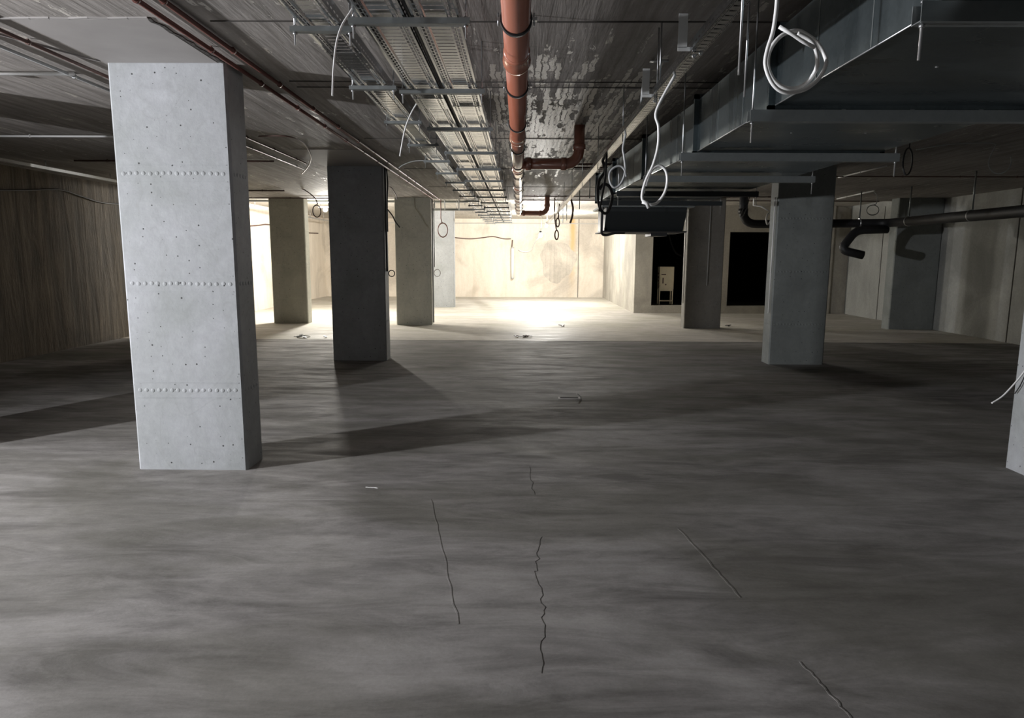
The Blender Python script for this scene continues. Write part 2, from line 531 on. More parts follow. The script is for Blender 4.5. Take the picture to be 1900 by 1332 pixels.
# core block with two openings
CY = 19.05
cw = MB()
cw.box(3.20, 3.68, CY, CY + 0.25, 0, H2)
cw.box(3.68, 4.98, CY, CY + 0.25, 0, 0.21)
cw.box(3.68, 4.98, CY, CY + 0.25, 2.24, H2)
cw.box(4.98, 5.78, CY, CY + 0.25, 0, H2)
cw.box(5.78, 7.90, CY, CY + 0.25, 0, 0.21)
cw.box(5.78, 7.90, CY, CY + 0.25, 2.24, H2)
cw.box(7.90, 8.62, CY, CY + 0.25, 0, H2)
cw.box(8.62, XR, CY + 0.12, CY + 0.25, 0, H2)
struct(cw, 'wall_core', M_CORE)
struct(MB().box(3.20, 3.40, CY + 0.25, YB, 0, H2), 'wall_core', M_CORE)
lin = MB()  # room behind the openings, its darkness painted on as black lining
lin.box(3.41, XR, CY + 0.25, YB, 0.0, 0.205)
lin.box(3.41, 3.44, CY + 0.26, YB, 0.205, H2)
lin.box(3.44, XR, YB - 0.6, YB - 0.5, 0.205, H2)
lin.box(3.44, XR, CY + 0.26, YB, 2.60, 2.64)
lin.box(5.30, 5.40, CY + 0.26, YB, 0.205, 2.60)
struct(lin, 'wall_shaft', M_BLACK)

# smooth patches and laitance ridges of the soffit round the near left pillar
def ridge(path, name, mat, w=0.012, h=0.008, z=None):
    mb = MB()
    for a, b in zip(path, path[1:]):
        a = Vector(a); b = Vector(b); d = (b - a); L = d.length; d.normalize()
        s = Vector((-d.y, d.x, 0))
        q = Matrix((d, s, Vector((0, 0, 1)))).transposed().to_4x4()
        q.translation = (a + b) / 2
        mb.obox(q, L + w * 0.3, w * (0.8 + 0.4 * random.random()), h)
    return struct(mb, name, mat)
def wob(a, b, n=14, amp=0.006):
    a = Vector(a); b = Vector(b); s = Vector((-(b - a).y, (b - a).x, 0)).normalized()
    return [a.lerp(b, i / n) + s * random.uniform(-amp, amp) for i in range(n + 1)]
zc = H - 0.002
struct(MB().box(-2.775, -2.02, 3.92, 4.765, H - 0.004, H), 'trim_17', M_HEAD)
struct(MB().box(-2.80, -1.96, 8.5, 10.035, H - 0.004, H), 'trim_18', M_HEAD)
ridge(wob((-4.6, 3.9, zc), (-2.02, 3.9, zc), 24), 'trim_1', M_HEAD, 0.014, 0.012)
ridge(wob((-2.02, 3.9, zc), (-1.98, 4.77, zc), 14, 0.012), 'trim_2', M_SEAM, 0.02, 0.006)
ridge(wob((-3.5, 3.2, zc), (-2.79, 4.73, zc), 16, 0.004), 'trim_3', M_HEAD, 0.010, 0.012)
for i, yy in enumerate((3.95, 5.25, 5.42, 7.7, 10.3, 12.9)):
    ridge(wob((-1.7, yy, zc), (XR - 0.5 if i in (0, 2) else 3.3, yy + 0.03, zc), 40, 0.004), 'trim_%d' % (4 + i), M_SEAM, 0.012, 0.006)
# floor: crack, tooled joints, day joint lip
def gline(px, name, mat, w, h=0.003):
    return ridge([(p[0], p[1], 0.0005) for p in px], name, mat, w, h)
gline(wob((0.09, 4.9, 0), (0.10, 4.3, 0), 10, 0.012), 'trim_20', M_SEAM, 0.002, 0.001)
gline(wob((0.13, 3.62, 0), (0.09, 3.2, 0), 12, 0.012) + wob((0.09, 3.2, 0), (0.12, 2.85, 0), 10, 0.01) + wob((0.12, 2.85, 0), (0.09, 2.36, 0), 16, 0.010), 'trim_21', M_SEAM, 0.002, 0.001)
gline(wob((XL, YJ - 0.01, 0), (XR, YJ - 0.01, 0), 60, 0.006), 'trim_22', M_SEAM, 0.02)
for k_, (pa, pb, wd) in enumerate((((0.93, 3.75, 0), (1.03, 2.95, 0), 0.009), ((1.10, 2.45, 0), (1.15, 2.05, 0), 0.007), ((-0.56, 4.2, 0), (-0.25, 2.7, 0), 0.007))):
    gline(wob(pa, pb, 18, 0.006), 'trim_%d' % (23 + k_), M_FLOOR, wd, 0.0016)
# end wall: joint, rust run, scabbled patch edge
struct(MB().box(2.23, 2.25, YB - 0.012, YB, 0, H2), 'trim_30', M_SEAM)
sc_ = MB()
pts_ = []
for i in range(40):
    a = 2 * pi * i / 40
    rr = 0.78 * (1 + 0.10 * sin(3 * a + 1) + 0.05 * sin(7 * a) + random.uniform(-.03, .03))
    pts_.append((1.45 + rr * cos(a) * 0.85, 1.38 + rr * sin(a)))
cen = sc_.bm.verts.new((1.45, YB - 0.010, 1.38))
rim = [sc_.bm.verts.new((p[0], YB - 0.001, p[1])) for p in pts_]
mid = [sc_.bm.verts.new((1.45 + (p[0] - 1.45) * 0.93, YB - 0.008, 1.38 + (p[1] - 1.38) * 0.93)) for p in pts_]
for i in range(40):
    j = (i + 1) % 40
    sc_.bm.faces.new((cen, mid[i], mid[j])); sc_.bm.faces.new((mid[i], rim[i], rim[j], mid[j]))
struct(sc_, 'trim_31', M_SCAB)
struct(MB().box(XL + 0.4, 3.2, YB - 0.03, YB, 2.76, 2.80), 'trim_32', M_PALE)
# right wall panel joints
for i, yy in enumerate((5.9, 8.3, 10.7, 12.72, 16.3, 17.4)):
    struct(MB().box(XR - 0.008, XR, yy, yy + 0.02, 0, H), 'trim_%d' % (40 + i), M_SEAM)

# ------------------------------------------------------------------ pillars
PW, PD = 0.80, 0.30
def make_pillar(name, x, y, label, mat=M_PIL, w=PW, d=PD, top=H, studs=True, group='rectangular concrete pillars', group_on=True):
    mb = MB()
    ch = 0.016
    prof = [(-w / 2 + ch, 0), (w / 2 - ch, 0), (w / 2, ch), (w / 2, d - ch), (w / 2 - ch, d), (-w / 2 + ch, d), (-w / 2, d - ch), (-w / 2, ch)]
    mb.prism(prof, 0, top, 'z')
    if studs:
        for z in (0.59, 1.35, 2.10):
            for s in (-0.055, 0.055):
                mb.box(-w / 2 + 0.03, w / 2 - 0.03, -0.0022, 0.001, z + s - 0.0025, z + s + 0.0025)
            n = 16
            for i in range(n):
                xx = -w / 2 + 0.055 + (w - 0.11) * i / (n - 1)
                mb.dome((xx + random.uniform(-.003, .003), 0.001, z + random.uniform(-.003, .003)), 0.0165, (0, -1, 0), 0.22)
            for i in range(5):
                for sx in (-1, 1):
                    mb.dome((sx * (w / 2 - 0.001), 0.05 + (d - 0.1) * i / 4, z), 0.0165, (sx, 0, 0), 0.22)
    o = mb.build(name, mat)
    o.location = (x, y, 0)
    return tag(o, label, 'pillar', group)
make_pillar('concrete_pillar', -2.37, 4.77, 'pale grey concrete pillar nearest the camera on the left, dotted with air holes')
make_pillar('concrete_pillar', -2.37, 10.04, 'darkest concrete pillar, in shadow behind the near left one')
make_pillar('concrete_pillar', -2.37, 15.36, 'mid grey concrete pillar left of the cable trays, conduit on its right side', M_PIL2, top=H)
make_pillar('concrete_pillar', -5.25, 15.60, 'mid grey concrete pillar farthest left, right side lit by the ceiling lamp', M_PIL2, top=H)
make_pillar('concrete_pillar', -2.37, 20.8, 'brightly lit pale pillar in front of the end wall', top=H2)
make_pillar('concrete_pillar', 4.06, 4.69, 'pale concrete pillar cut by the right edge of the photo')
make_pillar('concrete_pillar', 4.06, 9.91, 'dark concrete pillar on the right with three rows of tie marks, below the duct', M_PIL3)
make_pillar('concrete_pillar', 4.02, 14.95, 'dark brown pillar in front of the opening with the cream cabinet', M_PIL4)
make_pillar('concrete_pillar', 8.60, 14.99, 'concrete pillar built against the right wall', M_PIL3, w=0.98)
make_pillar('concrete_pillar', -5.25, 4.77, 'concrete pillar just outside the left of the photo')
make_pillar('concrete_pillar', -5.25, 10.04, 'concrete pillar hidden behind the near left pillar')

# ------------------------------------------------------------------ cable trays and their hangers
TZ = 2.55
def add_tray(xc, w, y0, y1, label, lips=(1, 1)):
    t = thing('cable_tray', label, 'cable tray', (xc, y0, TZ), 'perforated cable trays under the ceiling')
    h = w / 2
    mp = mat_perforated('tray_sheet_%d' % int(w * 1000), h)
    base = MB()
    # ribbed base: shallow folds along the tray
    prof = [(-h, 0.0), (-h * 0.9, 0.0), (-h * 0.86, 0.011), (-h * 0.70, 0.011), (-h * 0.66, 0), (-h * 0.48, 0.0), (-h * 0.44, 0.010), (h * 0.44, 0.010), (h * 0.48, 0.0), (h * 0.66, 0), (h * 0.70, 0.011), (h * 0.86, 0.011), (h * 0.9, 0), (h, 0)]
    base.prism(prof, 0, y1 - y0, 'y', closed=False)
    b = base.build('tray_base', mp, t)
    for s in (-1, 1):
        sd = MB()
        sd.prism([(s * h, 0.0), (s * h, 0.060), (s * (h - 0.012), 0.060), (s * (h - 0.012), 0.052)], 0, y1 - y0, 'y', closed=False)
        sd.build('side_rail', M_SIDE, t)
    n = int((y1 - y0) / 3.0)
    for i in range(n):
        yy = 1.05 + 3.0 * i + (0.7 if w > 0.19 else 0) + xc
        cp = MB().box(-h * 0.97, h * 0.97, yy, yy + 0.30, -0.004, -0.001)
        cp.build('joint_plate', mp, t)
    return t
M_SIDE = mat_perforated('tray_side_sheet', 0.03, (0.30, 0.31, 0.32), rows='side')
TY0, TY1 = 0.4, 21.6
add_tray(-0.880, 0.180, TY0, TY1, 'leftmost perforated cable tray, hung on its own short brackets')
add_tray(-0.590, 0.200, TY0, TY1, 'middle perforated cable tray, beside the black gap with cables')
add_tray(-0.360, 0.200, TY0, TY1, 'right perforated cable tray, next to the orange pipe')

def hanger(name, xa, xb, y, z, label, group, top=H, stub=0.055, bh=0.021, mat=M_ZDARK, rods=None, bw=0.041):
    t = thing(name, label, 'hanger', ((xa + xb) / 2, y, z), group)
    L = (xb - xa) / 2
    c = MB()
    # open strut channel: back plate, two webs, two lips
    c.box(-L, L, -bw / 2, bw / 2, 0, 0.003)
    c.box(-L, L, -bw / 2, -bw / 2 + 0.003, 0.003, bh)
    c.box(-L, L, bw / 2 - 0.003, bw / 2, 0.003, bh)
    c.build('strut_channel', mat, t)
    for s in (-1, 1):
        xx = s * (L - 0.018)
        r = MB().tube([(xx, 0, -stub), (xx, 0, top - z)], 0.0042, 6).build('threaded_rod', M_ZINC, t)
        for zz in (-0.010, bh):
            MB().ring((xx, 0, zz + 0.004), 0.0038, 0.0095, 0.004, 6, 'z').build('nut', M_ZINC, r)
    return t
ordn = ['first', 'second', 'third', 'fourth', 'fifth', 'sixth', 'seventh', 'eighth', 'ninth', 'tenth', 'eleventh', 'twelfth', 'thirteenth', 'fourteenth', 'fifteenth', 'sixteenth', 'seventeenth', 'eighteenth', 'nineteenth', 'twentieth']
n = 0
y = 3.18
while y < TY1:
    hanger('trapeze_hanger', -1.015, -0.735, y, TZ - 0.026, '%s short channel hanger from the camera, under the left cable tray' % ordn[n], 'short hangers of the left cable tray', top=(H if y < YS else H2))
    n += 1; y += 1.055
n = 0
y = 3.07
while y < TY1:
    hanger('trapeze_hanger', -0.73, -0.215, y, TZ - 0.030, '%s long channel hanger from the camera, under the two right cable trays' % ordn[n], 'long hangers of the paired cable trays', top=(H if y < YS else H2), bh=0.025)
    n += 1; y += 1.24
# black cables lying in the gap between the paired trays
for k, (xx, zz) in enumerate(((-0.475, 0.02), (-0.475, 0.045))):
    p = [(xx + random.uniform(-.002, .002), TY0 + i * 0.5, TZ + zz + random.uniform(-.002, .002)) for i in range(42)]
    cable('black_cable', ['lower', 'upper'][k] + ' black cable running in the gap between the paired cable trays', smooth(p, 3), 0.010, M_RUBBER)

# white tails hanging from the trays
cable('cable_tail', 'white cable tail hanging left of the nearest long hanger', smooth([(-0.684, 3.000, 2.587), (-0.707, 3.000, 2.549), (-0.745, 3.000, 2.494), (-0.770, 3.000, 2.422), (-0.785, 3.000, 2.320), (-0.793, 3.000, 2.216)]), 0.0042, M_WHITE)
cable('cable_tail', 'white cable tail hanging below the middle tray past the second hanger', smooth([(-0.693, 4.750, 2.557), (-0.734, 4.750, 2.488), (-0.776, 4.750, 2.384), (-0.812, 4.750, 2.215)]), 0.005, M_WHITE)
cable('cable_tail', 'thin pale cable tail curving beside the fifth short hanger', smooth([(-0.993, 7.400, 2.543), (-1.118, 7.400, 2.537), (-1.233, 7.400, 2.498), (-1.279, 7.400, 2.465)]), 0.005, M_GREYC)

# ------------------------------------------------------------------ orange drain pipe
def add_orange():
    X, Z, r = -0.018, 2.455, 0.055
    t = thing('drain_pipe', 'orange plastic drain pipe with black clamps running under the ceiling', 'pipe', (X, 0, Z))
    y1 = 14.9
    MB().tube([(0, 0.2, 0), (0, y1, 0)], r, 32).build('pipe_barrel', M_ORANGE, t)
    for yy in (3.35, 5.45, 7.35, 9.3, 11.3, 13.3):
        s = MB()
        s.tube([(0, yy - 0.16, 0), (0, yy - 0.13, 0), (0, yy - 0.01, 0), (0, yy, 0), (0, yy + 0.012, 0), (0, yy + 0.02, 0)], 1, 32, True,
               [r + 0.001, r + 0.006, r + 0.006, r + 0.011, r + 0.011, r + 0.001])
        s.build('socket', M_ORANGE, t)
    k = 0
    yy = 2.80
    while yy < y1:
        c = MB().ring((0, yy, 0), r + 0.001, r + 0.0075, 0.013, 32)
        cl = c.build('pipe_clamp', M_RUBBER, t)
        for s in (-1, 1):
            b = MB()
            b.box(s * (r + 0.006) - 0.004, s * (r + 0.006) + 0.016 * (1 if s > 0 else 0) + 0.004 - (0.016 if s < 0 else 0), yy - 0.012, yy + 0.012, -0.006, 0.006)
            b.tube([(s * (r + 0.014), yy, -0.024), (s * (r + 0.014), yy, 0.024)], 0.004, 6)
            b.build('clamp_screw', M_ZINC, cl)
        MB().tube([(0, yy, r + 0.004), (0, yy, H - Z)], 0.0045, 6).build('threaded_rod', M_ZINC, cl)
        k += 1
        yy += 1.04 if k < 5 else 0.9
    # branch into the soffit
    for (ye, x1, zu) in ((6.95, 0.60, H - Z), (14.75, 0.60, H2 - Z)):
        br = MB()
        pts = [(0.03, ye, 0.0), (x1 - 0.13, ye, 0.0)] + [(x1 - 0.13 + 0.13 * sin(a), ye, 0.13 - 0.13 * cos(a)) for a in (pi / 8, pi / 4, 3 * pi / 8, pi / 2)] + [(x1, ye, (zu if ye < YS else zu))]
        if ye > 10: pts[-1] = (x1, ye, H - Z)
        br.tube(pts, r * 0.98, 24)
        bo = br.build('branch_pipe', M_ORANGE, t)
        for pc, ax in (((0.10, ye, 0), 'x'), ((x1 - 0.15, ye, 0), 'x'), ((x1, ye, 0.16), 'z')):
            MB().ring(pc, r, r + 0.009, 0.027, 24, ax).build('socket', M_ORANGE, bo)
add_orange()

# ------------------------------------------------------------------ perforated rail with brackets, right of the pipe
def add_rail():
    X, Z = 0.775, 2.44
    t = thing('strut_rail', 'long perforated galvanised rail hung above the left edge of the duct', 'rail', (X, 0, Z))
    mp = mat_perforated('rail_sheet', 0.035, (0.62, 0.63, 0.63), rows=True)
    y0, y1 = 0.5, 19.5
    MB().prism([(-0.032, 0.0), (-0.032, 0.002), (0.032, 0.002), (0.032, 0.0)], y0, y1, 'y').build('rail_base', mp, t)
    for s in (-1, 1):
        MB().prism([(s * 0.032, 0), (s * 0.032, 0.045), (s * 0.024, 0.045)], y0, y1, 'y', closed=False).build('rail_flange', M_SIDE, t)
    for yy, hh in ((3.18, 0.14), (4.06, 0.14)):
        b = MB().box(-0.085, -0.045, yy - 0.012, yy - 0.008, 0.02, 0.02 + hh)
        b.box(-0.085, -0.03, yy - 0.012, yy - 0.008, 0.005, 0.022)
        bo = b.build('flat_bracket', M_BRIGHT, t)
        for dx, dz in ((-0.02, 0.05), (0.0, 0.02), (0.02, 0.0), (-0.01, -0.012)):
            MB().ring((dx, yy, dz), 0.003, 0.010, 0.006, 6, 'y').build('bolt', M_ZINC, bo)
    for yy in (2.55, 4.06, 5.35, 7.0, 8.7, 10.4, 12.2, 14.2, 16.2, 18.2):
        MB().tube([(0, yy, -0.03 if yy > 3 else -0.25), (0, yy, (H if yy < YS else H2) - Z)], 0.0045, 6).build('threaded_rod', M_ZINC, t)
add_rail()

# thin conduit stubs that drop from the soffit onto the rail
cable('conduit', 'thin grey conduit bending down from the soffit to the rail', smooth([(0.952, 4.639, 2.800), (0.866, 4.640, 2.800)] + [(0.860, 4.900, 2.860), (0.846, 4.900, 2.832), (0.834, 4.900, 2.635), (0.823, 4.900, 2.514)], 4), 0.009, M_GREYC, 'conduit')

# ------------------------------------------------------------------ ventilation duct
DZ = 2.30
def add_duct():
    t = thing('air_duct', 'large rectangular galvanised air duct hanging on the right', 'duct', (1.4, 0, DZ))
    t.location = (0, 0, DZ)
    ht = 0.357
    def sec(y0, y1, xl0, xl1, xr0=2.57, xr1=2.57):
        mb = MB()
        vs = [mb.bm.verts.new(p) for p in ((xl0, y0, 0), (xr0, y0, 0), (xr0, y0, ht), (xl0, y0, ht), (xl1, y1, 0), (xr1, y1, 0), (xr1, y1, ht), (xl1, y1, ht))]
        for q in ((0, 1, 2, 3), (4, 7, 6, 5), (0, 4, 5, 1), (1, 5, 6, 2), (2, 6, 7, 3), (3, 7, 4, 0)):
            mb.bm.faces.new([vs[i] for i in q])
        o = mb.build('duct_section', M_DUCT, t)
        return o
    ys = [-1.2, 0.48, 2.15, 3.57, 5.07, 6.68, 8.25, 9.68]
    xl = [1.27, 1.27, 1.27, 1.27, 1.27, 1.187, 1.118, 1.077]
    for i in range(len(ys) - 1):
        o = sec(ys[i] + 0.0015, ys[i + 1] - 0.0015, xl[i], xl[i + 1])
        fl = MB()
        y1 = ys[i + 1]; xa = xl[i + 1]; e = 0.034
        fl.box(xa - e, xa, y1 - 0.012, y1 + 0.012, -e * 0.6, ht + e)
        fl.box(2.57, 2.57 + e, y1 - 0.012, y1 + 0.012, -e * 0.6, ht + e)
        fl.box(xa - e, 2.57 + e, y1 - 0.012, y1 + 0.012, -e * 0.6, 0)
        fl.box(xa - e, 2.57 + e, y1 - 0.012, y1 + 0.012, ht, ht + e)
        f_ = fl.build('flange', M_DUCT, t)
        for xx in (xa + 0.34, xa + 0.68, xa + 1.02):
            cl = MB()
            cl.box(xx - 0.010, xx + 0.010, y1 - 0.016, y1 + 0.016, -e * 0.6 - 0.006, -e * 0.6 + 0.002)
            cl.tube([(xx - 0.006, y1 - 0.02, -0.03), (xx + 0.008, y1 - 0.005, -0.022)], 0.003, 5)
            cl.build('flange_clip', M_ZINC, f_)
        # rolled edge strip along the lower left corner
        ed = MB().tube([(xl[i] - 0.001, ys[i] + 0.02, -0.001), (xl[i + 1] - 0.001, ys[i + 1] - 0.02, -0.001)], 0.0035, 6)
        ed.build('corner_seam', M_ZINC, o)
        # stiffening seams on the side sheet and self-tapping screws underneath
        for fr in (0.33, 0.66):
            st = MB()
            yy = ys[i] + (ys[i + 1] - ys[i]) * fr
            xx = xl[i] + (xl[i + 1] - xl[i]) * fr
            st.box(xx - 0.0025, xx + 0.001, yy, yy + 0.006, 0.004, ht)
            st.build('standing_seam', M_ZDARK, o)
        for q in range(2):
            sc = MB()
            sc.dome((xa + 0.38 + q * 0.45, (ys[i] + ys[i + 1]) / 2, 0.0), 0.007, (0, 0, -1), 0.6, 8)
            sc.build('screw', M_ZINC, o)
    return t
add_duct()
n = 0
for yy, xa in ((2.11, 1.145), (3.57, 1.145), (4.99, 1.13), (6.37, 1.12), (7.84, 1.085), (9.21, 1.075)):
    hanger('duct_hanger', xa, 2.665, yy, DZ - 0.079, '%s channel hanger from the camera, under the air duct' % ordn[n], 'channel hangers of the air duct', stub=0.10, bw=0.05, bh=0.056, mat=M_FAN if n > 3 else M_ZDARK)
    n += 1

# fan coil box at the end of the duct
def add_fan():
    t = thing('fan_coil_unit', 'black fan coil box at the far end of the air duct', 'fan coil unit', (0, 7.4, 0))
    t.location = (1.84, 10.37, 1.93); t.scale = (1.36, 1.36, 1.36)
    MB().prism([(0.55, 0.0), (-0.05, 0.0), (-0.20, 0.20), (-0.20, 0.24), (0.55, 0.24)], -0.43, 0.43, 'x').build('casing', M_FAN, t, bevel=0.006)
    MB().box(-0.49, 0.50, -0.24, 0.56, 0.242, 0.262).build('top_channel', M_ZDARK, t)
    MB().box(-0.46, 0.46, -0.10, 0.56, -0.016, -0.001).build('drip_tray', M_RUBBER, t, bevel=0.004)
    MB().tube(smooth([(-0.47, -0.24, 0.30), (-0.47, -0.18, 0.2), (-0.465, -0.12, 0.05), (-0.455, -0.08, -0.03), (-0.40, -0.05, -0.045), (-0.30, -0.04, -0.02), (-0.2, 0.0, -0.018)]), 0.014, 10).build('drain_hose', M_RUBBER, t)
    MB().box(0.10, 0.28, 0.05, 0.4, -0.05, -0.016).build('outlet_box', M_RUBBER, t)
    for s in (-1, 1):
        MB().tube([(s * 0.475, 0.1, 0.262), (s * 0.475, 0.1, (H - 1.93) / 1.36)], 0.005, 6).build('threaded_rod', M_ZINC, t)
add_fan()

# ------------------------------------------------------------------ cable coils about the duct
big_coil = cable('cable_coil', 'thick white cable coiled in front of the side of the duct, largest coil', smooth([(0.634, 1.800, 2.252), (0.632, 1.800, 2.203), (0.631, 1.800, 2.153), (0.626, 1.800, 2.103), (0.615, 1.800, 2.062), (0.612, 1.800, 2.026), (0.628, 1.800, 1.988), (0.650, 1.800, 1.966), (0.677, 1.800, 1.960), (0.716, 1.800, 1.969), (0.748, 1.800, 1.995), (0.763, 1.800, 2.029), (0.760, 1.810, 2.055), (0.744, 1.815, 2.082), (0.722, 1.820, 2.101), (0.692, 1.820, 2.113), (0.655, 1.820, 2.101), (0.630, 1.820, 2.070), (0.624, 1.820, 2.034), (0.640, 1.820, 1.998), (0.670, 1.820, 1.977), (0.704, 1.820, 1.976), (0.730, 1.815, 1.994), (0.741, 1.800, 2.024), (0.730, 1.788, 2.059), (0.713, 1.784, 2.080), (0.682, 1.786, 2.096)]), 0.0052, M_WHITE, group=None)

ce_ = MB().tube([(0.631, 1.772, 2.107), (0.664, 1.772, 2.090), (0.691, 1.772, 2.073), (0.721, 1.772, 2.059)], 0.0050, 8).build('cut_end', M_WHITE)
ce_.parent = big_coil; ce_.matrix_parent_inverse = Matrix.Translation(-Vector(big_coil.location))
white_loop = cable('cable_coil', 'white cable looped below the second bracket of the rail', smooth([(0.765, 3.55, 2.441)] + [(0.679, 3.550, 2.272), (0.692, 3.550, 2.194), (0.693, 3.550, 2.103), (0.672, 3.550, 2.011), (0.639, 3.550, 1.937), (0.622, 3.550, 1.871), (0.626, 3.550, 1.833), (0.654, 3.550, 1.815), (0.695, 3.550, 1.820), (0.732, 3.550, 1.866), (0.746, 3.550, 1.924), (0.738, 3.550, 1.977), (0.710, 3.550, 2.004), (0.675, 3.550, 1.993), (0.655, 3.550, 1.961), (0.638, 3.550, 1.905)]), 0.0072, M_WHITE)
ce_ = MB().tube([(0.620, 3.530, 1.826), (0.642, 3.530, 1.819), (0.654, 3.530, 1.795)], 0.010, 8).build('taped_end', M_WHITE)
ce_.parent = white_loop; ce_.matrix_parent_inverse = Matrix.Translation(-Vector(white_loop.location))
cable('cable_coil', 'thin grey cable looped at the corner where the duct meets the fan coil', smooth([(0.775, 5.2, 2.441)] + [(0.758, 5.200, 2.341), (0.768, 5.200, 2.283), (0.779, 5.200, 2.175), (0.750, 5.200, 2.089), (0.703, 5.200, 2.058), (0.670, 5.200, 2.097), (0.664, 5.200, 2.159), (0.691, 5.200, 2.198), (0.738, 5.200, 2.214), (0.771, 5.200, 2.190), (0.788, 5.200, 2.136)]), 0.008, M_GREYC)
cable('cable_coil', 'black cable looped beside the left end of the fan coil', smooth([(0.775, 6.6, 2.441)] + [(0.797, 6.600, 2.343), (0.748, 6.600, 2.259), (0.736, 6.600, 2.125), (0.764, 6.600, 1.996), (0.816, 6.600, 1.956), (0.856, 6.600, 2.016), (0.873, 6.600, 2.125), (0.841, 6.600, 2.205), (0.789, 6.600, 2.224), (0.750, 6.600, 2.175)]), 0.014, M_RUBBER)
cable('black_cable', 'black cable hanging from the rail down to the fan coil', smooth([(0.775, 6.3, 2.441)] + [(0.770, 6.300, 2.307), (0.767, 6.300, 2.250), (0.746, 6.300, 2.108), (0.720, 6.300, 1.956)]), 0.010, M_RUBBER)

# ------------------------------------------------------------------ conduits on the ceiling
def conduit(label, pts, r=0.011, mat=M_RED, clips=0.8, name='conduit', group='conduits clipped to the ceiling'):
    pts = [Vector(p) for p in pts]
    t = thing(name, label, 'conduit', tuple(pts[0]), group)
    MB().tube([p - pts[0] for p in pts], r, 10).build('tube', mat, t)
    for a, b in zip(pts, pts[1:]):
        L = (b - a).length
        k = int(L / clips)
        for i in range(1, k + 1):
            p = a.lerp(b, (i - 0.5) / k) - pts[0]
            c = MB()
            d = (b - a).normalized()
            ax = 'y' if abs(d.y) > 0.7 else ('x' if abs(d.x) > 0.7 else 'z')
            c.ring(tuple(p), r * 0.98, r + 0.005, 0.008, 12, ax)
            if ax != 'z': c.box(p.x - 0.006, p.x + 0.006, p.y - 0.006, p.y + 0.006, p.z + r, p.z + r + 0.008)
            c.build('clip', mat, t)
    return t
zt = H - 0.0235
conduit('left one of two red brown conduits running past the near left pillar', [(-1.90, 1.5, zt), (-1.915, 15.6, zt)], 0.014)
conduit('right one of two red brown conduits running past the near left pillar', [(-1.77, 1.5, zt), (-1.80, 15.7, zt)], 0.014)
conduit('upper dark conduit left of the near pillar, towards the dark pillar', [(-2.93, 2.2, zt), (-2.93, 9.6, zt)], 0.011, M_BRN)
conduit('grey conduit left of the near pillar, second from it', [(-3.16, 2.2, zt), (-3.16, 10.3, zt)], 0.011, M_GREYC)
conduit('white conduit across the ceiling at the left edge, with a junction clamp', [(-6.5, 4.97, zt), (-3.12, 4.97, zt)], 0.012, M_WHITE, 2.9)
conduit('thin white conduit across the dark ceiling, second from the camera on the left', [(-7.3, 7.5, zt), (-3.18, 7.5, zt)], 0.011, M_WHITE, 1.25)
conduit('thin dark conduit crossing the ceiling behind the near left pillar', [(-6.0, 9.4, zt), (-3.3, 9.4, zt)], 0.012, M_BRN)
conduit('dark conduit crossing the ceiling in front of the far left pillar', [(-7.2, 13.6, zt), (-4.6, 13.6, zt)], 0.014, M_BRN)
conduit('brown conduit crossing the ceiling above the far left pillar', [(-7.2, 15.3, zt), (-2.9, 15.3, zt)], 0.012, M_BRN)
conduit('dark conduit crossing behind the pipe branch, nearer of the two', [(0.15, 9.6, zt), (3.4, 9.6, zt)], 0.014, M_BRN)
conduit('dark conduit crossing behind the pipe branch, farther of the two', [(0.15, 9.95, zt), (3.4, 9.95, zt)], 0.014, M_BRN)
conduit('thin brown conduit along the edge of the soffit, nearer of the pair', [(-0.1, 14.6, zt), (5.6, 14.6, zt)], 0.012, M_BRN)
conduit('thin brown conduit along the edge of the soffit, farther of the pair', [(-0.1, 15.6, zt), (8.0, 15.6, zt)], 0.012, M_BRN)
conduit('brown conduit over the ceiling on the right, behind the duct', [(4.6, 10.9, zt), (9.0, 10.9, zt)], 0.010, M_BRN)
conduit('short white conduit on the ceiling right of the dark right pillar', [(5.008, 11.062, 2.800), (5.038, 9.705, 2.800)], 0.012, M_WHITE)
conduit('longer white conduit on the ceiling behind the dark right pillar', [(6.809, 15.044, 2.800), (6.672, 13.225, 2.800)], 0.014, M_WHITE)
conduit('white conduit on the ceiling left of the dark right pillar', hung([(5.116, 15.300, 2.676), (5.282, 15.300, 2.654), (5.513, 15.300, 2.528)]), 0.016, M_WHITE)

# junction clamp on the white conduit
j = thing('junction_box', 'small white junction box on the left ceiling conduit', 'junction box', (-3.75, 4.97, zt))
MB().box(-0.035, 0.035, -0.03, 0.03, -0.045, 0.014).build('box_body', M_WHITE, j, bevel=0.004)
MB().tube([(0, 0, -0.045), (0, 0, -0.052)], 0.02, 12).build('lid', M_WHITE, j)

# galvanised trunking along the left wall
tr = thing('cable_trunking', 'galvanised trunking running along the top of the left wall', 'trunking', (-6.53, 4.5, 2.70))
MB().prism([(-0.03, 0), (0.03, 0), (0.03, 0.04), (-0.03, 0.04)], 0, 21.0, 'y').build('trunking_body', M_ZINC, tr)
for i in range(14):
    MB().tube([(0, 0.6 + i * 1.5, 0.04), (0, 0.6 + i * 1.5, (H if 5.1 + i * 1.5 < YS else H2) - 2.70)], 0.006, 6).build('threaded_rod', M_ZINC, tr)
